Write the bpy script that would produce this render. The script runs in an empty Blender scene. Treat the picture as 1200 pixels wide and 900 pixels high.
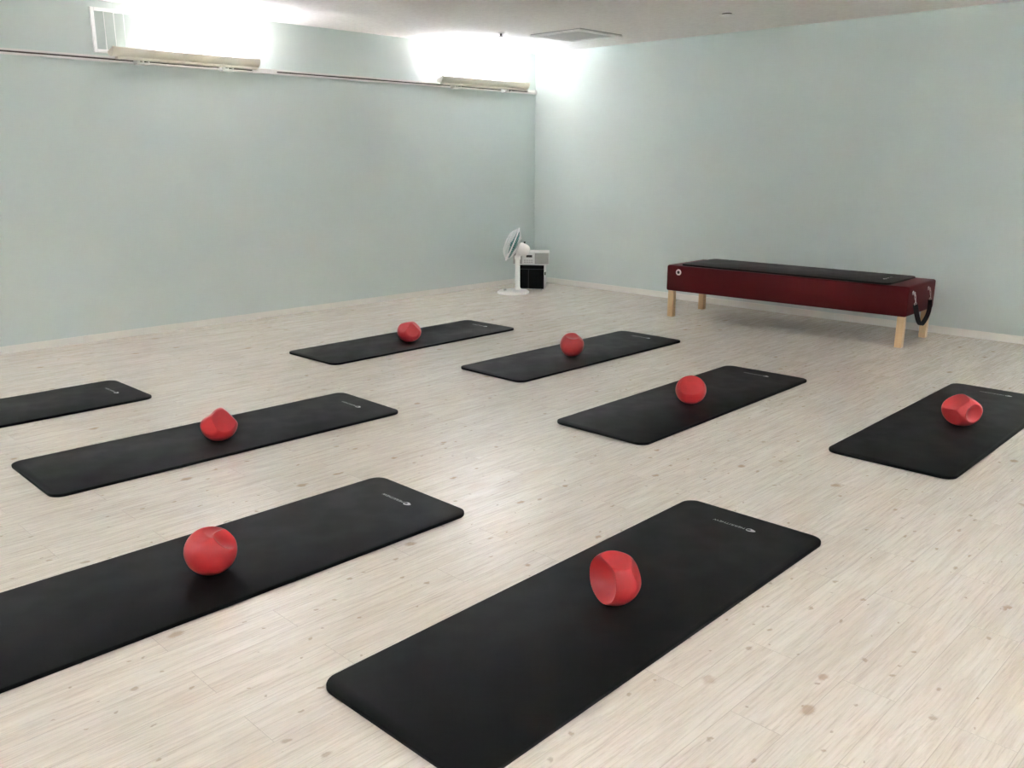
import bpy, bmesh, math, random
from mathutils import Vector, Matrix

random.seed(7)
S = bpy.context.scene
COL = S.collection
PI = math.pi
R = math.radians

# ------------------------------------------------------------------ camera
cd = bpy.data.cameras.new('camera')
cd.sensor_width = 36.0
cd.lens = 30.9045
cd.clip_start = 0.05
cam = bpy.data.objects.new('camera', cd)
COL.objects.link(cam)
CAM = Vector((7.2313, -7.7344, 1.4197))
CR = Vector((0.7130, 0.7011, 0.0014)).normalized()
CU = Vector((-0.1747, 0.1757, 0.9688)).normalized()
CF = CR.cross(CU)                       # camera +Z (backwards)
CU = CF.cross(CR)
mw = Matrix((CR, CU, CF)).transposed().to_4x4()
mw.translation = CAM
cam.matrix_world = mw
S.camera = cam

# ------------------------------------------------------------------ exposure, world
S.view_settings.view_transform = 'Standard'
S.view_settings.look = 'None'
S.view_settings.gamma = 1.0
S.view_settings.use_curve_mapping = False
S.view_settings.exposure = 0.18
W = bpy.data.worlds.new('world')
S.world = W
W.use_nodes = True
W.node_tree.nodes['Background'].inputs[0].default_value = (0.02, 0.02, 0.02, 1)
W.node_tree.nodes['Background'].inputs[1].default_value = 0.0
S.cycles.max_bounces = 14
S.cycles.diffuse_bounces = 8
S.cycles.glossy_bounces = 5
S.cycles.caustics_reflective = False
S.cycles.caustics_refractive = False
S.cycles.sample_clamp_indirect = 0.0
TUBE = 180.0                              # strength of the fluorescent tubes over the track
FILL_SIDE = 460.0                        # fill tubes added on the unseen wall facing the track
FILL_REAR = 330.0                        # fill tubes added on the unseen wall behind the camera
TUBE_COL = (1.01, 1.0, 1.175)

# ------------------------------------------------------------------ room size
XM, YM, ZM = 9.2, -9.9, 2.576

# ------------------------------------------------------------------ helpers
def mat(name, col=(0.8, 0.8, 0.8), rough=0.5, metal=0.0, spec=0.5, **kw):
    m = bpy.data.materials.new(name)
    m.use_nodes = True
    b = m.node_tree.nodes['Principled BSDF']
    b.inputs['Base Color'].default_value = (*col, 1)
    b.inputs['Roughness'].default_value = rough
    b.inputs['Metallic'].default_value = metal
    b.inputs['Specular IOR Level'].default_value = spec
    for k, v in kw.items():
        b.inputs[k].default_value = v
    return m


def N(m, t, **kw):
    n = m.node_tree.nodes.new(t)
    for k, v in kw.items():
        setattr(n, k, v)
    return n


def L(m, a, b):
    m.node_tree.links.new(a, b)


def val(m, op, a, b=None, clamp=False):
    n = N(m, 'ShaderNodeMath', operation=op)
    n.use_clamp = clamp
    for i, v in enumerate((a, b)):
        if v is None:
            continue
        if isinstance(v, (int, float)):
            n.inputs[i].default_value = v
        else:
            L(m, v, n.inputs[i])
    return n.outputs[0]


def mixc(m, fac, a, b, blend='MIX'):
    n = N(m, 'ShaderNodeMix', data_type='RGBA', blend_type=blend)
    for sock, v in ((n.inputs[0], fac), (n.inputs[6], a), (n.inputs[7], b)):
        if isinstance(v, (int, float)):
            sock.default_value = v
        elif isinstance(v, tuple):
            sock.default_value = (*v, 1)
        else:
            L(m, v, sock)
    return n.outputs[2]


def mrange(m, v, a, b, c, d, smooth=True):
    n = N(m, 'ShaderNodeMapRange')
    if smooth:
        n.interpolation_type = 'SMOOTHSTEP'
    L(m, v, n.inputs[0])
    for i, x in zip((1, 2, 3, 4), (a, b, c, d)):
        n.inputs[i].default_value = x
    return n.outputs[0]


def scaled(m, vec, s, loc=(0, 0, 0), rot=(0, 0, 0)):
    n = N(m, 'ShaderNodeMapping')
    L(m, vec, n.inputs[0])
    n.inputs['Scale'].default_value = s
    n.inputs['Location'].default_value = loc
    n.inputs['Rotation'].default_value = rot
    return n.outputs[0]


def noise(m, vec, scale, detail=3, rough=0.5, dist=0.0):
    n = N(m, 'ShaderNodeTexNoise')
    n.inputs['Scale'].default_value = scale
    n.inputs['Detail'].default_value = detail
    n.inputs['Roughness'].default_value = rough
    n.inputs['Distortion'].default_value = dist
    L(m, vec, n.inputs['Vector'])
    return n.outputs[0]


def bump(m, h, strength, dist, normal=None):
    n = N(m, 'ShaderNodeBump')
    n.inputs['Strength'].default_value = strength
    n.inputs['Distance'].default_value = dist
    L(m, h, n.inputs['Height'])
    if normal is not None:
        L(m, normal, n.inputs['Normal'])
    return n.outputs[0]


def coords(m):
    return N(m, 'ShaderNodeTexCoord').outputs['Object']


def B(m):
    return m.node_tree.nodes['Principled BSDF']


def obj(name, bm, material, parent=None, smooth=False, loc=None, rot=None):
    me = bpy.data.meshes.new(name)
    bmesh.ops.recalc_face_normals(bm, faces=bm.faces)
    bm.to_mesh(me)
    bm.free()
    if smooth:
        for p in me.polygons:
            p.use_smooth = True
        try:
            me.set_sharp_from_angle(angle=R(40))
        except Exception:
            pass
    o = bpy.data.objects.new(name, me)
    COL.objects.link(o)
    for mm in (material if isinstance(material, (list, tuple)) else [material]):
        me.materials.append(mm)
    if parent is not None:
        o.parent = parent
    if loc is not None:
        o.location = loc
    if rot is not None:
        o.rotation_euler = rot
    return o


def thing(name, label, cat, loc=(0, 0, 0), rz=0.0, group=None):
    o = bpy.data.objects.new(name, None)
    o.empty_display_size = 0.1
    COL.objects.link(o)
    o.location = loc
    o.rotation_euler = (0, 0, rz)
    return tag(o, label, cat, group)


def tag(o, label, cat, group=None):
    o['label'] = label
    o['category'] = cat
    if group:
        o['group'] = group
    return o


def struct(name, bm, m):
    o = obj(name, bm, m)
    o['kind'] = 'structure'
    return o


def box(bm, lo, hi, bev=0.0, seg=2, M=None):
    r = bmesh.ops.create_cube(bm, size=1.0)
    vs = r['verts']
    c = [(a + b) / 2 for a, b in zip(lo, hi)]
    s = [b - a for a, b in zip(lo, hi)]
    for v in vs:
        v.co = Vector((v.co.x * s[0] + c[0], v.co.y * s[1] + c[1], v.co.z * s[2] + c[2]))
    if bev > 0:
        es = list({e for v in vs for e in v.link_edges})
        g = bmesh.ops.bevel(bm, geom=es, offset=bev, segments=seg, profile=0.5, affect='EDGES')
        vs = list({v for f in g['faces'] for v in f.verts} | {v for v in vs if v.is_valid})
    if M is not None:
        for v in vs:
            v.co = M @ v.co
    return bm


def newbox(lo, hi, bev=0.0, seg=2):
    return box(bmesh.new(), lo, hi, bev, seg)


def frame_of(d):
    d = d.normalized()
    a = Vector((0, 0, 1)) if abs(d.z) < 0.9 else Vector((1, 0, 0))
    x = d.cross(a).normalized()
    return x, d.cross(x).normalized()


def tube(bm, pts, rad, n=10, closed=False, cap=True):
    """round tube through pts; rad a number or a list"""
    pts = [Vector(p) for p in pts]
    k = len(pts)
    rings = []
    px = None
    for i, p in enumerate(pts):
        if closed:
            d = pts[(i + 1) % k] - pts[i - 1]
        else:
            d = pts[min(i + 1, k - 1)] - pts[max(i - 1, 0)]
        d.normalize()
        if px is None:
            x, y = frame_of(d)
        else:
            x = (px - d * px.dot(d)).normalized()
            y = d.cross(x)
        px = x
        r = rad[i] if isinstance(rad, (list, tuple)) else rad
        rings.append([bm.verts.new(p + x * (r * math.cos(2 * PI * j / n)) + y * (r * math.sin(2 * PI * j / n))) for j in range(n)])
    for i in range(k if closed else k - 1):
        a, b = rings[i], rings[(i + 1) % k]
        for j in range(n):
            bm.faces.new((a[j], a[(j + 1) % n], b[(j + 1) % n], b[j]))
    if cap and not closed:
        bm.faces.new(rings[0][::-1])
        bm.faces.new(rings[-1])
    return bm


def lathe(bm, prof, n=40, M=None):
    """revolve (radius, height) profile about z; ends at radius 0 are closed"""
    M = M or Matrix.Identity(4)
    rings = []
    for r, z in prof:
        if r < 1e-6:
            rings.append([bm.verts.new(M @ Vector((0, 0, z)))])
        else:
            rings.append([bm.verts.new(M @ Vector((r * math.cos(2 * PI * j / n), r * math.sin(2 * PI * j / n), z))) for j in range(n)])
    for a, b in zip(rings, rings[1:]):
        for j in range(n):
            q = (j + 1) % n
            if len(a) == 1 and len(b) == 1:
                continue
            if len(a) == 1:
                bm.faces.new((a[0], b[j], b[q]))
            elif len(b) == 1:
                bm.faces.new((a[j], a[q], b[0]))
            else:
                bm.faces.new((a[j], a[q], b[q], b[j]))
    return bm


def extrude_y(bm, prof, y0, y1):
    """closed (x, z) outline swept along y"""
    a = [bm.verts.new((x, y0, z)) for x, z in prof]
    b = [bm.verts.new((x, y1, z)) for x, z in prof]
    n = len(prof)
    for i in range(n):
        bm.faces.new((a[i], a[(i + 1) % n], b[(i + 1) % n], b[i]))
    bm.faces.new(a[::-1])
    bm.faces.new(b)
    return bm


def copy_tree(o, parent=None):
    c = o.copy()
    COL.objects.link(c)
    if parent is not None:
        c.parent = parent
    for ch in list(o.children):
        copy_tree(ch, c)
    return c


# ------------------------------------------------------------------ materials of the room
def make_floor_mat():
    m = mat('whitewashed_plank_floor', rough=0.2, spec=1.0)
    co = coords(m)
    sep = N(m, 'ShaderNodeSeparateXYZ')
    L(m, co, sep.inputs[0])
    cmb = N(m, 'ShaderNodeCombineXYZ')
    L(m, sep.outputs[1], cmb.inputs[0])
    L(m, sep.outputs[0], cmb.inputs[1])
    uv = scaled(m, cmb.outputs[0], (1, 1, 1), loc=(20.0 + 0.235, 20.0 - 20.056 + 0.1505 * 133 - 0.0 - 19.93 + 0.0305, 0))
    br = N(m, 'ShaderNodeTexBrick')
    br.offset = 0.38
    br.offset_frequency = 2
    br.inputs['Scale'].default_value = 1.0
    br.inputs['Mortar Size'].default_value = 0.0011
    br.inputs['Mortar Smooth'].default_value = 0.3
    br.inputs['Bias'].default_value = 0.0
    br.inputs['Brick Width'].default_value = 0.92
    br.inputs['Row Height'].default_value = 0.1493
    br.inputs['Color1'].default_value = (0, 0, 0, 1)
    br.inputs['Color2'].default_value = (1, 1, 1, 1)
    br.inputs['Mortar'].default_value = (0.5, 0.5, 0.5, 1)
    L(m, uv, br.inputs['Vector'])
    rnd = br.outputs[0]
    seam = br.outputs[1]
    # per-plank offset so that the grain does not run on across a seam
    off = N(m, 'ShaderNodeVectorMath', operation='MULTIPLY_ADD')
    L(m, rnd, off.inputs[0])
    off.inputs[1].default_value = (3.1, 17.0, 5.0)
    L(m, co, off.inputs[2])
    pv = off.outputs[0]
    fine = noise(m, scaled(m, pv, (120, 5.5, 1)), 1.0, 4, 0.62, 0.4)
    broad = noise(m, scaled(m, pv, (13, 1.6, 1)), 1.0, 5, 0.6, 0.8)
    cloud = noise(m, scaled(m, pv, (3.2, 1.4, 1)), 1.0, 3, 0.5)
    base = mixc(m, rnd, (0.750, 0.690, 0.602), (0.790, 0.733, 0.648))
    base = mixc(m, mrange(m, broad, 0.32, 0.72, 0, 0.75), base, (0.670, 0.595, 0.500))
    base = mixc(m, mrange(m, cloud, 0.40, 0.80, 0, 0.35), base, (0.800, 0.752, 0.685))
    base = mixc(m, mrange(m, fine, 0.48, 0.74, 0, 0.58), base, (0.540, 0.465, 0.380))
    base = mixc(m, mrange(m, fine, 0.20, 0.48, 0.36, 0), base, (0.850, 0.815, 0.758))
    # small warm stains along the grain
    st_ = noise(m, scaled(m, pv, (9, 3.2, 1), loc=(4.4, 2.2, 0)), 1.0, 2, 0.5, 0.3)
    base = mixc(m, mrange(m, st_, 0.62, 0.80, 0, 0.45), base, (0.690, 0.580, 0.480))
    # knots: a sparse layer of larger brown ones and a denser one of small dark ones
    wob = N(m, 'ShaderNodeTexNoise')
    wob.inputs['Scale'].default_value = 34
    wob.inputs['Detail'].default_value = 3
    L(m, co, wob.inputs['Vector'])
    wv = N(m, 'ShaderNodeVectorMath', operation='MULTIPLY_ADD')
    L(m, wob.outputs['Color'], wv.inputs[0])
    wv.inputs[1].default_value = (0.030, 0.030, 0)
    L(m, co, wv.inputs[2])
    for sc, rad, thr, colr, amt in (((4.6, 3.0, 1), 0.068, 0.78, (0.44, 0.300, 0.190), 0.66),
                                    ((8.0, 5.0, 1), 0.060, 0.60, (0.37, 0.270, 0.175), 0.55),
                                    ((9.5, 6.5, 1), 0.046, 0.60, (0.31, 0.240, 0.170), 0.52)):
        vo = N(m, 'ShaderNodeTexVoronoi')
        vo.voronoi_dimensions = '2D'
        vo.inputs['Scale'].default_value = 1.0
        vo.inputs['Randomness'].default_value = 1.0
        L(m, scaled(m, wv.outputs[0], sc, loc=(sc[0] * 0.37, 1.7 * sc[1], 0)), vo.inputs['Vector'])
        sp = N(m, 'ShaderNodeSeparateColor')
        L(m, vo.outputs['Color'], sp.inputs[0])
        pick = mrange(m, sp.outputs[0], thr, thr + 0.02, 0, 1)
        rr = val(m, 'MULTIPLY_ADD', sp.outputs[1], rad * 0.9)
        n_add = rr.node
        n_add.inputs[2].default_value = rad * 0.45
        q = val(m, 'DIVIDE', vo.outputs['Distance'], rr)
        k = mrange(m, q, 0.45, 1.25, 1, 0)
        k = val(m, 'MULTIPLY', val(m, 'MULTIPLY', k, pick), amt)
        base = mixc(m, k, base, colr)
    base = mixc(m, val(m, 'MULTIPLY', seam, 0.34), base, (0.30, 0.25, 0.20))
    L(m, base, B(m).inputs['Base Color'])
    # embossed grain
    emb = noise(m, scaled(m, pv, (58, 3.6, 1)), 1.0, 3, 0.6, 0.6)
    emb2 = noise(m, scaled(m, pv, (36, 4.0, 1)), 1.0, 3, 0.5, 0.4)
    # raised streaks with sharp edges, the embossing of the vinyl
    strk = noise(m, scaled(m, pv, (62, 3.6, 1), loc=(3.3, 8.1, 0)), 1.0, 3, 0.65, 0.7)
    pol = mrange(m, strk, 0.45, 0.58, 0, 1)
    h = val(m, 'ADD', val(m, 'MULTIPLY', emb, 0.35), val(m, 'MULTIPLY', emb2, 0.35))
    h = val(m, 'ADD', h, val(m, 'MULTIPLY', pol, 0.30))
    h = val(m, 'SUBTRACT', h, val(m, 'MULTIPLY', seam, 0.8))
    L(m, bump(m, h, FLOOR_BUMP, 0.0032), B(m).inputs['Normal'])
    L(m, mrange(m, pol, 0, 1, 0.22, 0.11, False), B(m).inputs['Roughness'])
    L(m, mrange(m, pol, 0, 1, 0.64, 1.0, False), B(m).inputs['Specular IOR Level'])
    B(m).inputs['IOR'].default_value = 1.65
    return m


FLOOR_BUMP = 0.72


def make_wall_mat():
    m = mat('pale_aqua_wallpaper', rough=0.55, spec=0.35)
    co = coords(m)
    a = noise(m, co, 1.3, 2)
    L(m, mixc(m, a, WALL_A, WALL_B), B(m).inputs['Base Color'])
    return m


WALL_A = (0.560, 0.630, 0.605)
WALL_B = (0.585, 0.650, 0.625)


def make_ceiling_mat():
    m = mat('mottled_ceiling_board', rough=0.9, spec=0.2)
    co = coords(m)
    f = noise(m, scaled(m, co, (22, 40, 1)), 1.0, 4, 0.65)
    g = noise(m, scaled(m, co, (2.0, 2.0, 1)), 1.0, 2)
    c = mixc(m, mrange(m, f, 0.35, 0.70, 0, 1), (0.86, 0.83, 0.805), (0.78, 0.745, 0.72))
    c = mixc(m, val(m, 'MULTIPLY', g, 0.25), c, (0.85, 0.83, 0.82))
    L(m, c, B(m).inputs['Base Color'])
    L(m, bump(m, f, 0.5, 0.003), B(m).inputs['Normal'])
    return m


M_floor = make_floor_mat()
M_wall = make_wall_mat()
M_ceil = make_ceiling_mat()
M_base = mat('off_white_baseboard', (0.74, 0.725, 0.675), 0.45)

# ------------------------------------------------------------------ room shell
T = 0.12
struct('floor', newbox((-T, YM - T, -0.1), (XM + T, T, 0.0)), M_floor)
struct('ceiling', newbox((-T, YM - T, ZM), (XM + T, T, ZM + 0.1)), M_ceil)
struct('wall_left', newbox((-T, YM - T, 0), (0, T, ZM)), M_wall)
struct('wall_back', newbox((0, 0, 0), (XM, T, ZM)), M_wall)
struct('wall_right', newbox((XM, YM - T, 0), (XM + T, T, ZM)), M_wall)
struct('wall_front', newbox((0, YM - T, 0), (XM, YM, ZM)), M_wall)


def skirting(name, lo, hi):
    bm = newbox(lo, hi, 0.002, 1)
    return struct(name, bm, M_base)


skirting('baseboard_left', (0.0, YM, 0.0), (0.008, 0.0, 0.057))
skirting('baseboard_back', (0.008, -0.008, 0.0), (XM, 0.0, 0.062))
skirting('baseboard_right', (XM - 0.008, YM, 0.0), (XM, -0.008, 0.06))
skirting('baseboard_front', (0.008, YM, 0.0), (XM - 0.008, YM + 0.008, 0.06))

# ------------------------------------------------------------------ lighting track and uplight troughs
M_track = mat('white_track_aluminium', (0.72, 0.70, 0.67), 0.4)
M_slot = mat('dark_track_slot', (0.060, 0.045, 0.038), 0.6)
M_cream = mat('cream_lamp_metal', (0.72, 0.675, 0.575), 0.4)
M_inside = mat('white_reflector', (0.86, 0.86, 0.84), 0.4)
M_socket = mat('white_lamp_socket', (0.80, 0.79, 0.76), 0.45)
M_gapshade = mat('adapter_gap_shade', (0.05, 0.045, 0.04), 0.6)


def tube_mat(name, s):
    m = bpy.data.materials.new(name)
    m.use_nodes = True
    b = m.node_tree.nodes['Principled BSDF']
    b.inputs['Base Color'].default_value = (0.9, 0.9, 0.9, 1)
    b.inputs['Emission Color'].default_value = (*TUBE_COL, 1)
    b.inputs['Emission Strength'].default_value = s
    return m


M_tube = tube_mat('lit_fluorescent_tube', TUBE)
M_fill_side = tube_mat('fill_tube_side', FILL_SIDE)
M_fill_rear = tube_mat('fill_tube_rear', FILL_REAR)


def make_track(label, loc, rz, y0, y1):
    t = thing('lighting_track', label, 'lighting track', loc, rz)
    bm = bmesh.new()
    box(bm, (0.0, y0, -0.020), (0.008, y1, 0.020))
    box(bm, (0.008, y0, 0.0055), (0.030, y1, 0.020), 0.002, 1)
    box(bm, (0.008, y0, -0.020), (0.030, y1, -0.0065), 0.002, 1)
    obj('rail', bm, M_track, t)
    obj('slot', newbox((0.0081, y0, -0.0064), (0.024, y1, 0.0054)), M_slot, t)['label'] = 'dark slot along the rail'
    obj('end_cap', newbox((0.0, y1, -0.024), (0.034, y1 + 0.022, 0.022), 0.003, 1), M_track, t)
    obj('end_cap', newbox((0.010, y1 - 0.13, -0.0068), (0.031, y1, 0.0205), 0.002, 1), M_track, t)
    return t


TRZ = 2.159
trk = make_track('white wall track with dark slot running along the aqua wall into the room corner', (0, 0, TRZ), 0, YM + 0.05, -0.03)
obj('joiner', newbox((0.010, -3.60, -0.0212), (0.0315, -3.36, 0.0212), 0.002, 1), M_track, trk)


def make_washer(label, loc, rz, length, tmat, group=None, t0=0.0, t1=1.0):
    """uplight trough: origin on the wall at the track's centre line, tube along y"""
    t = thing('uplight_trough', label, 'wall light', loc, rz, group)
    h = length / 2
    zb = 0.014
    prof_o = [(0.042, 0.034), (0.055, 0.014), (0.078, 0.003), (0.105, 0.0), (0.130, 0.008), (0.150, 0.030), (0.158, 0.066)]
    prof_i = [(0.155, 0.066), (0.147, 0.032), (0.128, 0.011), (0.105, 0.004), (0.080, 0.007), (0.058, 0.017), (0.045, 0.034)]
    bm = extrude_y(bmesh.new(), [(x, z + zb) for x, z in prof_o + prof_i], -h, h)
    obj('housing', bm, M_cream, t, smooth=True)
    # lower lip under the housing that carries the gear
    obj('gear_tray', newbox((0.070, -h + 0.04, -0.002), (0.120, h - 0.01, 0.0175), 0.003, 1), M_cream, t)
    endp = [(x, z + zb) for x, z in prof_o]
    for s in (-1, 1):
        bm = extrude_y(bmesh.new(), [(x + (0.003 if x < 0.1 else -0.003), z + 0.004) for x, z in endp], s * (h - 0.010), s * (h - 0.001))
        obj('end_plate', bm, M_cream, t)
    ya, yb = -h + 0.046 + t0 * (length - 0.092), -h + 0.046 + t1 * (length - 0.092)
    for y in (ya - 0.012, yb + 0.012):
        obj('lamp_socket', newbox((0.070, y - 0.012, 0.018), (0.100, y + 0.012, 0.066), 0.003, 1), M_socket, t)
    for fy in (-0.30, 0.28):
        y = fy * length
        bm = bmesh.new()
        box(bm, (0.0308, y - 0.050, -0.030), (0.090, y + 0.050, -0.012), 0.003, 1)
        box(bm, (0.0308, y - 0.050, -0.014), (0.100, y - 0.026, 0.016), 0.002, 1)
        box(bm, (0.0308, y - 0.008, -0.014), (0.096, y + 0.008, 0.016), 0.002, 1)
        box(bm, (0.0308, y + 0.034, -0.014), (0.100, y + 0.050, 0.016), 0.002, 1)
        a = obj('track_adapter', bm, M_track, t)
        obj('gap_shade', newbox((0.0312, y + 0.009, -0.012), (0.080, y + 0.033, 0.012)), M_gapshade, a)  # dark block standing in for the shade between the adapter's posts
    tb = tube(bmesh.new(), [(0.085, ya, 0.050), (0.085, yb, 0.050)], 0.0135, 12)
    obj('lamp_tube', tb, tmat, t, smooth=True)
    return t


make_washer('cream uplight trough glowing in front of the white slatted vent grille', (0, -4.205, TRZ), 0, 1.235, M_tube, t0=0.30, t1=0.96)
make_washer('cream uplight trough glowing next to the room corner above the fan', (0, -0.895, TRZ), 0, 1.285, M_tube, t0=0.03, t1=0.82)
# the track's next light out of view, then fill troughs added on unseen walls
make_washer('cream uplight trough on the track wall, out of view before the vent', (0, -7.55, TRZ), 0, 1.235, M_tube)
for yy, where in ((-1.9, 'bench-side'), (-6.2, 'middle')):
    make_washer('cream uplight trough added as fill on the unseen wall facing the track wall, %s one' % where, (XM, yy, TRZ), PI, 1.235, M_fill_side)
for xx, where in ((2.2, 'inner'), (6.2, 'outer')):
    make_washer('cream uplight trough added as fill on the unseen wall behind the photographer, %s one' % where, (xx, YM, TRZ), PI / 2, 1.235, M_fill_rear)

# ------------------------------------------------------------------ vent grille above the first trough
M_vent = mat('white_painted_vent', (0.80, 0.80, 0.79), 0.45)
M_ventblade = mat('pale_vent_blades', (0.46, 0.53, 0.505), 0.45)
M_ventback = mat('white_vent_backing', (0.78, 0.79, 0.78), 0.6)
vt = thing('vent_grille', 'white framed vent grille with upright slats behind the glowing trough', 'vent', (0, -4.435, 2.362))
vw, vh, fr = 0.475, 0.162, 0.026
bm = bmesh.new()
box(bm, (0.0, -vw, -vh), (0.018, -vw + fr, vh), 0.003, 1)
box(bm, (0.0, vw - fr, -vh), (0.018, vw, vh), 0.003, 1)
box(bm, (0.0, -vw + fr, vh - fr), (0.018, vw - fr, vh), 0.003, 1)
box(bm, (0.0, -vw + fr, -vh), (0.018, vw - fr, -vh + fr), 0.003, 1)
obj('frame', bm, M_vent, vt)
obj('backing', newbox((0.0, -vw + fr, -vh + fr), (0.002, vw - fr, vh - fr)), M_ventback, vt)
bm = bmesh.new()
nb = 12
for i in range(nb):
    y = -vw + fr + (2 * vw - 2 * fr) * (i + 0.5) / nb
    Mx = Matrix.Translation((0.010, y, 0)) @ Matrix.Rotation(R(-14), 4, 'Z')
    box(bm, (-0.0012, -0.032, -vh + fr), (0.0012, 0.032, vh - fr), 0, 1, Mx)
obj('louvre_slats', bm, M_ventblade, vt)

# ------------------------------------------------------------------ ceiling vent and ceiling fittings
M_cvent = mat('white_ceiling_vent', (0.84, 0.83, 0.81), 0.5)
M_cgrille = mat('grey_ceiling_grille', (0.84, 0.84, 0.82), 0.55)
M_gapgrey = mat('grey_vent_backing', (0.45, 0.45, 0.44), 0.8)
M_gap = mat('dark_shadow_gap', (0.08, 0.075, 0.07), 0.8)
cv = thing('ceiling_vent', 'square white ceiling air vent with slatted grille near the room corner', 'vent', (1.375, -0.905, ZM))
a, b = 0.315, 0.262
bm = bmesh.new()
for lo, hi in (((-a, -a), (a, -b)), ((-a, b), (a, a)), ((-a, -b), (-b, b)), ((b, -b), (a, b))):
    box(bm, (lo[0], lo[1], -0.022), (hi[0], hi[1], -0.008), 0.003, 1)
obj('frame', bm, M_cvent, cv)
obj('backing', newbox((-a + 0.006, -a + 0.006, -0.008), (a - 0.006, a - 0.006, 0.0)), M_gapgrey, cv)
bm = bmesh.new()
for i in range(16):
    y = -b + 2 * b * (i + 0.5) / 16
    Mx = Matrix.Translation((0, y, -0.0135)) @ Matrix.Rotation(R(9), 4, 'X')
    box(bm, (-b, -0.0152, -0.0012), (b, 0.0152, 0.0012), 0, 1, Mx)
obj('louvre_slats', bm, M_cgrille, cv)

M_metal = mat('brushed_metal', (0.55, 0.54, 0.52), 0.3, 1.0)
sp = thing('sprinkler_head', 'small metal sprinkler head under the ceiling beside the square vent', 'sprinkler', (0.957, -1.505, ZM))
obj('escutcheon', lathe(bmesh.new(), [(0, -0.010), (0.018, -0.010), (0.034, -0.006), (0.040, 0.0)], 28), M_cvent, sp, smooth=True)
bm = lathe(bmesh.new(), [(0, -0.030), (0.010, -0.028), (0.010, -0.010), (0, -0.010)], 16)
lathe(bm, [(0, -0.036), (0.018, -0.036), (0.018, -0.032), (0, -0.032)], 20)
obj('deflector', bm, mat('dark_bronze', (0.10, 0.09, 0.08), 0.4, 0.6), sp)
dt = thing('ceiling_detector', 'small round white ceiling fitting with dark gap above the bench', 'detector', (3.071, -0.996, ZM))
obj('shadow_gap_ring', lathe(bmesh.new(), [(0.040, 0.0), (0.040, -0.012), (0, -0.012)], 28), M_gap, dt, smooth=True)  # coloured dark as the shadow gap between cover and ceiling
obj('cover', lathe(bmesh.new(), [(0, -0.024), (0.052, -0.021), (0.064, -0.012), (0.064, -0.010), (0, -0.010)], 36), M_cvent, dt, smooth=True)

# ------------------------------------------------------------------ exercise mats
ML, MW, MT = 1.888, 0.610, 0.015


def make_pad_mat():
    m = mat('black_foam_mat', (0.004, 0.004, 0.004), 0.50, 0.0, 0.18)
    co = coords(m)
    n = noise(m, co, 900, 2)
    L(m, bump(m, n, 0.10, 0.0006), B(m).inputs['Normal'])
    g = noise(m, co, 7, 2)
    L(m, mixc(m, g, (0.0036, 0.0036, 0.0037), (0.0050, 0.0049, 0.0049)), B(m).inputs['Base Color'])
    L(m, mrange(m, g, 0.3, 0.7, 0.50, 0.56), B(m).inputs['Roughness'])
    return m


M_pad = make_pad_mat()
M_print = mat('pale_grey_print', (0.85, 0.85, 0.84), 0.6)


def rounded_slab(bm, w, l, t, r, bev, seg=10):
    out = []
    for cx, cy, a0 in ((w / 2 - r, l / 2 - r, 0), (-w / 2 + r, l / 2 - r, 90), (-w / 2 + r, -l / 2 + r, 180), (w / 2 - r, -l / 2 + r, 270)):
        for i in range(seg + 1):
            a = R(a0 + 90 * i / seg)
            out.append((cx, cy, math.cos(a), math.sin(a)))
    layers = []
    steps = [(0.0, bev), ]
    for z, ins in ((0.0, bev), (bev * 0.3, bev * 0.3), (bev, 0.0), (t - bev, 0.0), (t - bev * 0.3, bev * 0.3), (t, bev)):
        layers.append([bm.verts.new((cx + (r - ins) * c, cy + (r - ins) * s, z)) for cx, cy, c, s in out])
    n = len(out)
    for a, b in zip(layers, layers[1:]):
        for j in range(n):
            bm.faces.new((a[j], a[(j + 1) % n], b[(j + 1) % n], b[j]))
    bm.faces.new(layers[0][::-1])
    bm.faces.new(layers[-1])
    return bm


def logo_mesh():
    """drop emblem and word, lying in xy; the word is read from the mat's far end"""
    bm = bmesh.new()
    z = 0.0
    # drop outline with a hollow leaf
    cx, cy = 0.052, 0.0
    n = 40
    outer, inner = [], []
    for i in range(n):
        a = 2 * PI * i / n
        tip = max(0.0, math.cos(a)) ** 6
        ro = 0.0155 + 0.0085 * tip
        outer.append(bm.verts.new((cx + ro * math.cos(a), cy + 0.92 * ro * math.sin(a), z)))
        ri = 0.0072 + 0.003 * max(0, math.cos(a + 2.2)) ** 4
        inner.append(bm.verts.new((cx - 0.0035 + ri * math.cos(a), cy + 0.0008 + ri * 0.85 * math.sin(a), z)))
    for i in range(n):
        q = (i + 1) % n
        bm.faces.new((outer[i], outer[q], inner[q], inner[i]))
    cu = bpy.data.curves.new('word', 'FONT')
    cu.body = 'MERRITHEW'
    cu.size = 0.0215
    cu.space_character = 1.08
    cu.resolution_u = 3
    to = bpy.data.objects.new('word', cu)
    COL.objects.link(to)
    bpy.context.view_layer.update()
    dg = bpy.context.evaluated_depsgraph_get()
    me = bpy.data.meshes.new_from_object(to.evaluated_get(dg))
    xs = [v.co.x for v in me.vertices]
    x0, x1 = min(xs), max(xs)
    ys = [v.co.y for v in me.vertices]
    sx = 0.138 / (x1 - x0)
    bt = bmesh.new()
    bt.from_mesh(me)
    for v in bt.verts:      # turned half round: starts beside the drop, runs towards -x
        v.co = Vector((0.029 - (v.co.x - x0) * sx, (0.0 + 0.0075) - v.co.y * 1.0, z))
    tmp = bpy.data.meshes.new('tmp')
    bt.to_mesh(tmp)
    bt.free()
    bm.from_mesh(tmp)
    bpy.data.objects.remove(to)
    r = bmesh.ops.solidify(bm, geom=bm.faces[:], thickness=0.0)
    return bm


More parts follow.
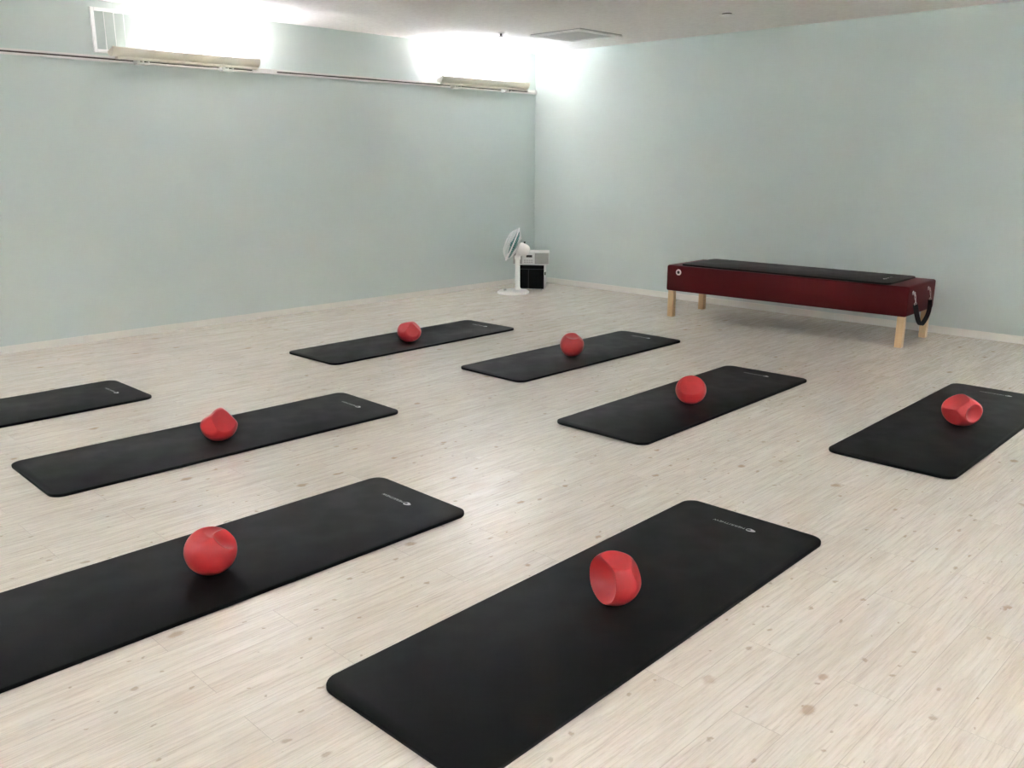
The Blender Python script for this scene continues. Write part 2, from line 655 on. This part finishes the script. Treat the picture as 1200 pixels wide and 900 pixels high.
def flat_logo():
    bm = logo_mesh()
    me = bpy.data.meshes.new('printed_logo')
    for f in bm.faces:
        f.normal_update()
        if f.normal.z < 0:
            f.normal_flip()
    bm.to_mesh(me)
    bm.free()
    me.materials.append(M_print)
    return me


pad_bm = rounded_slab(bmesh.new(), MW, ML, MT, 0.058, 0.0032)
pad0 = obj('exercise_mat', pad_bm, M_pad, smooth=True)
lg = bpy.data.objects.new('printed_logo', flat_logo())
COL.objects.link(lg)
lg.parent = pad0
lg.location = (0.0, ML / 2 - 0.129, MT + 0.0003)
lg['label'] = 'pale grey printed drop mark and word'

MATS = [
    ((5.623, -5.623, 0), -1.09, 'black exercise mat running out of the bottom edge, under the deeply hollowed red ball'),
    ((4.442, -6.393, 0), -0.19, 'black exercise mat carrying the tomato-shaped red ball with a small scoop near its top'),
    ((3.055, -5.649, 0), 0.73, 'black exercise mat carrying the red ball with a pointed peak'),
    ((1.748, -6.514, 0), -0.57, 'black exercise mat with no red ball in view, showing one end only'),
    ((1.766, -3.358, 0), -1.14, 'black exercise mat on the floor lying nearer the fan than any other'),
    ((3.063, -2.785, 0), -0.37, 'black exercise mat carrying the small evenly round red ball with a notched top'),
    ((4.400, -3.287, 0), -1.13, 'black exercise mat carrying the red ball with a wide wrinkled sunken top'),
    ((5.707, -2.696, 0), -0.65, 'black exercise mat carrying the red ball with a round pit in its side'),
    ((3.615, -0.588, 0.4803), -90 + 1.3, 'black exercise mat lying on top of the dark red bench'),
]
for i, (p, a, lab) in enumerate(MATS):
    o = pad0 if i == 0 else copy_tree(pad0)
    o.location = p
    # fitted angles run clockwise from the wall's direction
    o.rotation_euler = (0, 0, R(-a) if i < 8 else R(a))
    tag(o, lab, 'exercise mat', 'black exercise mats')

# ------------------------------------------------------------------ red soft balls
def make_ball_mat():
    m = mat('red_soft_vinyl', (0.52, 0.022, 0.024), 0.33, 0.0, 0.6)
    co = coords(m)
    n = noise(m, co, 9, 3)
    L(m, mixc(m, n, (0.48, 0.024, 0.028), (0.60, 0.042, 0.046)), B(m).inputs['Base Color'])
    B(m).inputs['Sheen Weight'].default_value = 0.0
    B(m).inputs['Coat Weight'].default_value = 0.0
    B(m).inputs['Subsurface Weight'].default_value = 0.0
    L(m, bump(m, noise(m, co, 420, 2), 0.06, 0.0005), B(m).inputs['Normal'])
    return m


M_ball = make_ball_mat()


def soft_ball(label, c, rw, rh, dents, zfloor=MT, bumps=()):
    """a half-empty ball: every dent (right, up, toward the viewer; plane distance; how far it folds in; rim softness)
    buckles the cap beyond its plane inwards"""
    c = Vector(c)
    tv = CAM - c
    tv.z = 0
    tv.normalize()
    rt = Vector((0, 0, 1)).cross(tv).normalized()
    up = Vector((0, 0, 1))
    bm = bmesh.new()
    bmesh.ops.create_icosphere(bm, subdivisions=6, radius=1.0)
    ds = []
    for (a, b_, t_), d, k, w in dents:
        ds.append(((rt * a + up * b_ + tv * t_).normalized(), d, k, w))
    for v in bm.verts:
        p = v.co.copy()
        p0 = v.co.copy()
        for n, d, k, w in ds:
            x = p.dot(n) - d
            # soft hinge at the rim
            s = w * math.log1p(math.exp(min(60.0, x / w))) if x / w < 50 else x
            p = p - n * (s * (1.0 + k))
        for (a, b_, t_), sg, dp in bumps:
            n = (rt * a + up * b_ + tv * t_).normalized()
            ang = p0.angle(n)
            p = p * (1.0 - dp * math.exp(-(ang / sg) ** 2))
        # faint creasing
        q = p0 * 3.1
        p = p * (1.0 + 0.006 * math.sin(q.x * 2.3 + q.y) * math.cos(q.z * 2.1 - q.y * 1.7))
        # settle flat on the mat
        zb = -0.93
        if p.z < zb + 0.12:
            x = (zb - p.z)
            w = 0.03
            s = w * math.log1p(math.exp(min(50.0, x / w)))
            p.z += s * 0.92
        v.co = p
    # scale to the measured width and height
    us = [v.co.dot(rt) for v in bm.verts]
    zs = [v.co.z for v in bm.verts]
    um = (max(us) + min(us)) / 2
    su = 2 * rw / (max(us) - min(us))
    sz = 2 * rh / (max(zs) - min(zs))
    zmin = min(zs)
    for v in bm.verts:
        u, t_, z = v.co.dot(rt) - um, v.co.dot(tv), v.co.z - zmin
        v.co = rt * (u * su) + tv * (t_ * (su + sz) / 2) + up * (z * sz)
    o = obj('soft_ball', bm, M_ball, smooth=True)
    for p in o.data.polygons:
        p.use_smooth = True
    o.location = (c.x, c.y, zfloor + 0.0002)
    return tag(o, label, 'ball', 'red soft exercise balls')


soft_ball('red soft ball with a wide deep open hollow facing the viewer', (5.637, -5.631, 0), 0.0848, 0.080,
          [((-0.82, 0.06, 0.56), 0.50, 1.05, 0.014), ((0.14, 0.97, 0.10), 0.78, 0.08, 0.020), ((0.88, 0.40, 0.10), 0.86, 0.05, 0.03), ((0.45, 0.25, 0.85), 0.93, 0.0, 0.03)])
soft_ball('red soft ball, tomato-shaped, with a small scoop pushed in near its top', (4.500, -6.454, 0), 0.0894, 0.078,
          [((0.66, 0.70, 0.28), 0.83, 1.0, 0.013), ((0.20, 0.92, 0.05), 0.84, 0.45, 0.016), ((-0.30, 0.93, 0.22), 0.88, 0.15, 0.022), ((-0.62, 0.62, 0.45), 0.95, 0.0, 0.03)])
soft_ball('red soft ball dented to a pointed peak with a saddle beside it', (3.120, -5.702, 0), 0.0922, 0.084,
          [((0.36, 0.50, 0.80), 0.73, 0.55, 0.022), ((0.80, 0.62, -0.1), 0.80, 0.0, 0.04), ((-0.55, 0.15, 0.85), 0.88, 0.2, 0.04), ((-0.80, 0.60, 0.1), 0.90, 0.0, 0.03)],
          bumps=[((-0.55, 0.76, -0.35), 0.52, 0.30), ((-0.45, 0.85, 0.25), 0.34, 0.18)])
soft_ball('red soft ball with small flat facets on the mat nearer the fan', (1.844, -3.416, 0), 0.0947, 0.081,
          [((0.38, 0.30, 0.88), 0.80, 0.35, 0.022), ((-0.50, 0.62, 0.60), 0.84, 0.25, 0.030), ((0.75, 0.62, 0.2), 0.84, 0.15, 0.04), ((-0.2, 0.95, -0.2), 0.88, 0.1, 0.05)])
soft_ball('red soft ball, evenly round with a notched sunken top', (3.106, -2.907, 0), 0.0879, 0.083,
          [((0.05, 0.96, 0.26), 0.80, 0.65, 0.022), ((0.62, 0.78, 0.05), 0.88, 0.2, 0.03), ((-0.45, 0.2, 0.87), 0.95, 0.1, 0.04)])
soft_ball('red soft ball with a wide sunken wrinkled top in front of the bench', (4.452, -3.392, 0), 0.0899, 0.081,
          [((0.02, 0.74, 0.67), 0.56, 0.30, 0.022), ((0.25, 0.55, 0.80), 0.80, 0.55, 0.02), ((-0.45, 0.74, 0.55), 0.78, 0.35, 0.02), ((0.0, -0.35, 0.94), 0.90, 0.1, 0.04)],
          bumps=[((0.30, 0.80, 0.50), 0.22, 0.09), ((-0.35, 0.72, 0.60), 0.24, 0.10), ((0.0, 0.95, 0.1), 0.22, 0.07)])
soft_ball('red soft ball with a round pit in its side and a blunt pointed end', (5.749, -2.725, 0), 0.1010, 0.083,
          [((0.74, 0.02, 0.67), 0.83, 1.45, 0.013), ((-0.50, 0.78, 0.42), 0.66, 0.10, 0.035), ((-0.62, -0.30, 0.74), 0.78, 0.12, 0.04), ((0.5, 0.82, -0.1), 0.86, 0.0, 0.04), ((0.15, 0.45, 0.88), 0.86, 0.1, 0.05)])

# ------------------------------------------------------------------ dark red padded bench
def make_leather(name, c1, c2):
    m = mat(name, c1, 0.42, 0.0, 0.12)
    co = coords(m)
    L(m, mixc(m, noise(m, co, 3, 2), c1, c2), B(m).inputs['Base Color'])
    L(m, bump(m, noise(m, co, 320, 3), 0.25, 0.0008), B(m).inputs['Normal'])
    return m


M_leather = make_leather('burgundy_vinyl', (0.078, 0.0065, 0.0080), (0.092, 0.0080, 0.0095))


def make_wood():
    m = mat('pale_beech_wood', (0.6, 0.42, 0.23), 0.42)
    co = coords(m)
    g = noise(m, scaled(m, co, (60, 60, 4)), 1.0, 4, 0.6, 0.4)
    L(m, mixc(m, g, (0.50, 0.330, 0.165), (0.72, 0.53, 0.31)), B(m).inputs['Base Color'])
    return m


M_wood = make_wood()
M_chrome = mat('nickel_plated_metal', (0.80, 0.79, 0.77), 0.22, 1.0)
M_web = mat('black_webbing', (0.012, 0.012, 0.013), 0.7)
M_silver = mat('silver_ring', (0.62, 0.57, 0.53), 0.35, 0.6)

BL, BW, BZ0, BZ1 = 2.160, 0.638, 0.244, 0.480
bench = thing('padded_bench', 'long low dark red padded bench on four pale wooden legs by the aqua wall', 'bench', (3.623, -0.582, 0), R(2.15))
hx, hy = BL / 2, BW / 2
obj('padded_body', newbox((-hx, -hy, BZ0), (hx, hy, BZ1), 0.018, 4), M_leather, bench, smooth=True)
for sx in (-1, 1):
    for sy in (-1, 1):
        ls = 0.054
        x = sx * (hx - 0.016 - ls / 2)
        y = sy * (hy - 0.016 - ls / 2)
        obj('leg', newbox((x - ls / 2, y - ls / 2, 0.0), (x + ls / 2, y + ls / 2, BZ0), 0.003, 2), M_wood, bench)
# round eyelet on the long front face
Mf = Matrix.Translation((-hx + 0.128, -hy, 0.420)) @ Matrix.Rotation(R(90), 4, 'X')
ey = obj('eyelet', lathe(bmesh.new(), [(0.014, 0.0), (0.014, 0.004), (0.018, 0.007), (0.024, 0.006), (0.028, 0.0)], 36, Mf), M_silver, bench, smooth=True)
obj('socket', lathe(bmesh.new(), [(0.0, 0.001), (0.016, 0.001), (0.016, 0.003), (0, 0.003)], 28, Mf), mat('black_socket', (0.01, 0.01, 0.01), 0.5), ey)
# eye plates on the end face
RY = (-0.212, 0.140)
for y in RY:
    bm = bmesh.new()
    Me = Matrix.Translation((hx, y, 0.424)) @ Matrix.Rotation(R(90), 4, 'Y')
    lathe(bm, [(0, 0.004), (0.013, 0.004), (0.017, 0.0)], 24, Me)
    ring = [(hx + 0.012 + 0.0, y + 0.012 * math.cos(2 * PI * j / 20), 0.418 + 0.012 * math.sin(2 * PI * j / 20)) for j in range(20)]
    tube(bm, ring, 0.003, 8, closed=True)
    tube(bm, [(hx, y, 0.430), (hx + 0.012, y, 0.430)], 0.003, 8)
    obj('eye_plate', bm, M_chrome, bench, smooth=True)

# strap that hangs from the two eye plates
stp = thing('hand_strap', 'black webbing strap clipped to the end of the dark red bench', 'strap', (3.623, -0.582, 0), R(2.15))


def snap_hook(y, tilt):
    bm = bmesh.new()
    z0 = 0.410
    o = Vector((hx + 0.016, y, z0))
    dn = Vector((0.10, tilt, -1)).normalized()
    sd = Vector((0, 1, tilt)).normalized()
    loop = [o + sd * (0.012 * math.cos(t)) + dn * (0.018 + 0.020 * math.sin(t)) for t in [2 * PI * j / 20 for j in range(20)]]
    tube(bm, loop, 0.0032, 8, closed=True)
    tube(bm, [o + dn * 0.036, o + dn * 0.058], [0.0065, 0.0055], 10)
    q = o + dn * 0.070
    loop = [q + sd * (0.020 * math.cos(t)) + dn * (0.011 * math.sin(t)) for t in [2 * PI * j / 20 for j in range(20)]]
    tube(bm, loop, 0.003, 8, closed=True)
    obj('snap_hook', bm, M_chrome, stp, smooth=True)['label'] = 'shiny metal snap hook'
    return o + dn * 0.076


e0 = snap_hook(RY[0], 0.10)
e1 = snap_hook(RY[1], -0.05)


def ribbon(bm, pts, wdir, width, th):
    pts = [Vector(p) for p in pts]
    k = len(pts)
    rows = []
    for i, p in enumerate(pts):
        d = (pts[min(i + 1, k - 1)] - pts[max(i - 1, 0)]).normalized()
        w = wdir(i / (k - 1))
        w = (w - d * w.dot(d)).normalized()
        n = d.cross(w)
        rows.append([bm.verts.new(p + w * (a * width / 2) + n * (b * th / 2)) for a, b in ((-1, -1), (1, -1), (1, 1), (-1, 1))])
    for a, b in zip(rows, rows[1:]):
        for j in range(4):
            bm.faces.new((a[j], a[(j + 1) % 4], b[(j + 1) % 4], b[j]))
    bm.faces.new(rows[0][::-1])
    bm.faces.new(rows[-1])
    return bm


# hanging curve from hook to hook, low point beside the near hook
def bez(p, t):
    a, b, c, d = p
    s = 1 - t
    return a * s ** 3 + b * (3 * s * s * t) + c * (3 * s * t * t) + d * t ** 3


P0 = Vector(e0)
P3 = Vector(e1)
LOW = Vector((hx + 0.040, -0.070, 0.158))
c1 = [P0, P0 + Vector((0.010, 0.020, -0.07)), LOW + Vector((0, -0.085, 0.030)), LOW]
c2 = [LOW, LOW + Vector((0, 0.085, 0.020)), P3 + Vector((0.012, 0.010, -0.11)), P3]
curve = [bez(c1, i / 14) for i in range(15)] + [bez(c2, i / 18) for i in range(1, 19)]
obj('webbing', ribbon(bmesh.new(), curve, lambda t: Vector((1, 0.35 * math.cos(t * PI), 0.0)), 0.036, 0.005), M_web, stp)

# ------------------------------------------------------------------ electric fan
M_fanw = mat('white_fan_plastic', (0.88, 0.86, 0.84), 0.32)
M_wire = mat('white_coated_wire', (0.88, 0.88, 0.87), 0.35)
M_blade = mat('teal_clear_plastic', (0.13, 0.42, 0.40), 0.2)
B(M_blade).inputs['Transmission Weight'].default_value = 0.35
M_dark = mat('dark_plastic', (0.03, 0.03, 0.03), 0.45)
FA = math.atan2(-0.7011, -0.7130)
fan = thing('electric_fan', 'white electric fan with teal blades tilted upward in the room corner', 'fan', (0.543, -0.909, 0), FA)
obj('base', lathe(bmesh.new(), [(0, 0.0), (0.170, 0.0), (0.176, 0.008), (0.174, 0.020), (0.160, 0.031), (0.110, 0.039), (0, 0.041)], 56), M_fanw, fan, smooth=True)
bm = bmesh.new()
for j in range(4):
    box(bm, (0.075, -0.060 + j * 0.034, 0.036), (0.105, -0.040 + j * 0.034, 0.043), 0.002, 1)
obj('buttons', bm, mat('grey_buttons', (0.42, 0.42, 0.41), 0.5), fan)
PX = -0.045
bm = lathe(bmesh.new(), [(0.050, 0.036), (0.042, 0.050), (0.031, 0.062), (0.028, 0.075), (0.027, 0.330), (0.027, 0.372), (0, 0.372)], 32, Matrix.Translation((PX, 0, 0)))
obj('pole', bm, M_fanw, fan, smooth=True)
obj('collar', lathe(bmesh.new(), [(0.0, 0.365), (0.030, 0.365), (0.033, 0.372), (0.034, 0.402), (0.028, 0.410), (0, 0.410)], 32, Matrix.Translation((PX, 0, 0))), M_fanw, fan, smooth=True)
TILT = R(23)
AX = Vector((math.cos(TILT), 0, math.sin(TILT)))
MC = Vector((-0.100, 0, 0.478))                   # motor
RC = MC + Vector((0.109, 0, 0.0535))              # ring centre
rot = Vector((0, 0, 1)).rotation_difference(AX).to_matrix().to_4x4()
Mm = Matrix.Translation(MC) @ rot
bm = lathe(bmesh.new(), [(0, -0.078), (0.030, -0.075), (0.052, -0.060), (0.063, -0.032), (0.066, 0.0), (0.064, 0.030), (0.055, 0.048), (0.030, 0.054), (0, 0.055)], 36, Mm)
mo = obj('motor_housing', bm, M_fanw, fan, smooth=True)
obj('oscillation_knob', lathe(bmesh.new(), [(0, 0.0), (0.008, 0.0), (0.008, 0.016), (0.010, 0.018), (0.010, 0.026), (0, 0.027)], 16,
                              Matrix.Translation(MC + Vector((-0.020, 0, 0.056)))), M_dark, mo)
# neck between collar and motor
bm = bmesh.new()
tube(bm, [(PX, 0, 0.405), (PX - 0.015, 0, 0.425), (MC.x, 0, MC.z - 0.030)], [0.027, 0.030, 0.034], 20)
obj('neck', bm, M_fanw, fan, smooth=True)
Mr = Matrix.Translation(RC) @ rot
RR = 0.183


def ringpts(r, h, n=64):
    return [Mr @ Vector((r * math.cos(2 * PI * j / n), r * math.sin(2 * PI * j / n), h)) for j in range(n)]


obj('guard_ring', tube(bmesh.new(), ringpts(RR, 0.0), 0.0080, 8, closed=True), M_wire, fan, smooth=True)


def grille(front):
    bm = bmesh.new()
    s = 1 if front else -1
    depth = 0.074 if front else 0.060
    nw = 44
    for j in range(nw):
        a = 2 * PI * j / nw
        pts = []
        for i in range(7):
            t = i / 6
            r = RR * (1 - t) + 0.035 * t
            h = s * depth * math.sin(min(1.0, t * 1.35) * PI / 2)
            aa = a + (0.35 * t if front else -0.2 * t)
            pts.append(Mr @ Vector((r * math.cos(aa), r * math.sin(aa), h)))
        tube(bm, pts, 0.0012, 4, cap=False)
    for fr_ in (0.35, 0.7):
        h = s * depth * math.sin(min(1.0, fr_ * 1.35) * PI / 2)
        tube(bm, ringpts(RR * (1 - fr_) + 0.035 * fr_, h, 48), 0.0014, 5, closed=True)
    lathe(bm, [(0, s * depth), (0.036, s * depth), (0.038, s * (depth + 0.003)), (0.030, s * (depth + 0.008)), (0, s * (depth + 0.009))], 30, Mr)
    return bm


obj('front_guard', grille(True), M_wire, fan)
obj('rear_guard', grille(False), M_wire, fan)
hub = obj('hub', lathe(bmesh.new(), [(0, -0.052), (0.030, -0.052), (0.034, -0.030), (0.032, 0.010), (0.020, 0.024), (0, 0.026)], 28, Mr), M_blade, fan, smooth=True)
for k in range(5):
    bm = bmesh.new()
    nu, nv = 10, 8
    g = []
    for i in range(nu + 1):
        u = i / nu
        r = 0.030 + u * 0.128
        half = 0.16 + 0.36 * math.sin(PI * min(1, 0.25 + 0.62 * u))
        row = []
        for j in range(nv + 1):
            w = j / nv * 2 - 1
            a = 2 * PI * k / 5 + w * half + 0.35 * u
            h = -0.014 + w * (0.030 - 0.012 * u)
            rr = r * (1 - 0.10 * u * w * w)
            row.append(bm.verts.new(Mr @ Vector((rr * math.cos(a), rr * math.sin(a), h))))
        g.append(row)
    for i in range(nu):
        for j in range(nv):
            bm.faces.new((g[i][j], g[i + 1][j], g[i + 1][j + 1], g[i][j + 1]))
    bmesh.ops.solidify(bm, geom=bm.faces[:], thickness=0.002)
    obj('blade', bm, M_blade, fan, smooth=True)
# carrying handle on the back of the guard
hp = [Mr @ Vector((-0.050 + 0.0, 0.026 * math.cos(t), -0.062 - 0.030 * math.sin(t))) for t in [PI * i / 10 for i in range(11)]]
hp = [p + Vector((0.012, 0, 0.050)) for p in hp]
obj('handle', tube(bmesh.new(), hp, 0.007, 10), M_fanw, fan, smooth=True)

# ------------------------------------------------------------------ small cabinet with black doors, stereo on top
CA = math.atan2(-7.73 + 0.62, 7.23 - 0.546)       # direction towards the camera
M_white = mat('white_cabinet_laminate', (0.76, 0.77, 0.76), 0.4)
M_black = mat('gloss_black_panel', (0.004, 0.004, 0.0042), 0.35, 0.0, 0.12)
M_blackline = mat('dark_grey_line', (0.045, 0.045, 0.047), 0.4)
# local frame: +x towards the viewer, +y to the viewer's right
cab = thing('small_cabinet', 'small white cabinet with black double door front standing in the room corner', 'cabinet', (0.520, -0.597, 0), CA - R(7))
cw, ch, cdp = 0.142, 0.282, 0.25
cab_y = 0.0
obj('carcass', newbox((-cdp, -cw, 0.012), (-0.012, cw, ch), 0.004, 1), M_white, cab)
obj('door', newbox((-0.012, -cw, 0.016), (0.0, -0.036, ch - 0.050), 0.002, 1), M_black, cab)
obj('door', newbox((-0.012, -0.032, 0.016), (0.0, cw - 0.004, ch - 0.050), 0.002, 1), M_black, cab)
obj('top_drawer', newbox((-0.012, -cw, ch - 0.045), (0.0, cw - 0.004, ch - 0.004), 0.002, 1), M_black, cab)
obj('front_edge', newbox((-0.0122, -cw + 0.001, 0.018), (-0.006, cw - 0.006, ch - 0.006)), M_blackline, cab)
obj('side_latch', newbox((-0.060, cw, 0.165), (-0.030, cw + 0.012, 0.200), 0.003, 1), M_dark, cab)
for sx in (-0.225, -0.03):
    for sy in (-cw + 0.03, 0.02, cw - 0.03):
        obj('foot', lathe(bmesh.new(), [(0, 0), (0.012, 0), (0.012, 0.0125), (0, 0.0125)], 14, Matrix.Translation((sx, sy, 0))), M_metal, cab)

M_sil = mat('silver_grey_plastic', (0.52, 0.51, 0.50), 0.45)
M_lightgrey = mat('light_grey_plastic', (0.66, 0.66, 0.65), 0.4)
M_keys = mat('white_keys', (0.80, 0.80, 0.79), 0.4)


def make_speaker_cloth():
    m = mat('grey_speaker_mesh', (0.36, 0.35, 0.34), 0.6)
    co = coords(m)
    w = N(m, 'ShaderNodeTexWave', wave_type='BANDS', bands_direction='Z')
    w.inputs['Scale'].default_value = 42
    L(m, co, w.inputs['Vector'])
    L(m, mixc(m, w.outputs['Fac'], (0.33, 0.32, 0.31), (0.48, 0.47, 0.455)), B(m).inputs['Base Color'])
    return m


M_cloth = make_speaker_cloth()
st = thing('stereo_player', 'silver grey stereo player with display standing on the small black-fronted cabinet', 'stereo', (0.516, -0.601, ch + 0.0005), CA)
sw, sh, sd_ = 0.203, 0.140, 0.215
obj('body', newbox((-sd_, -sw + 0.004, 0.004), (-0.010, sw - 0.004, sh - 0.008), 0.006, 2), M_lightgrey, st)
obj('top_lid', newbox((-sd_ - 0.002, -0.055, sh - 0.0085), (0.004, sw + 0.002, sh + 0.003), 0.005, 2), M_keys, st)
obj('top_panel', newbox((-sd_ - 0.002, -sw - 0.001, sh - 0.0085), (0.002, -0.056, sh - 0.001), 0.003, 2), M_lightgrey, st)
for y0, y1 in ((-sw + 0.006, -0.104), (0.042, sw - 0.010)):
    obj('speaker_grille', newbox((-0.0105, y0, 0.012), (-0.003, y1, sh - 0.014), 0.003, 1), M_cloth, st)
cp = obj('control_panel', newbox((-0.0105, -0.098, 0.006), (0.0, 0.038, sh - 0.010), 0.003, 1), M_keys, st)
obj('display', newbox((-0.001, -0.054, sh - 0.058), (0.0022, 0.012, sh - 0.033), 0.001, 1), M_dark, cp)
for r_ in range(2):
    for k in range(4):
        obj('button', newbox((-0.001, -0.078 + k * 0.026, 0.022 + r_ * 0.022), (0.003, -0.060 + k * 0.026, 0.034 + r_ * 0.022), 0.001, 1), M_sil, cp)
obj('base_strip', newbox((-sd_, -sw + 0.006, 0.0), (-0.004, sw - 0.006, 0.0045)), M_keys, st)
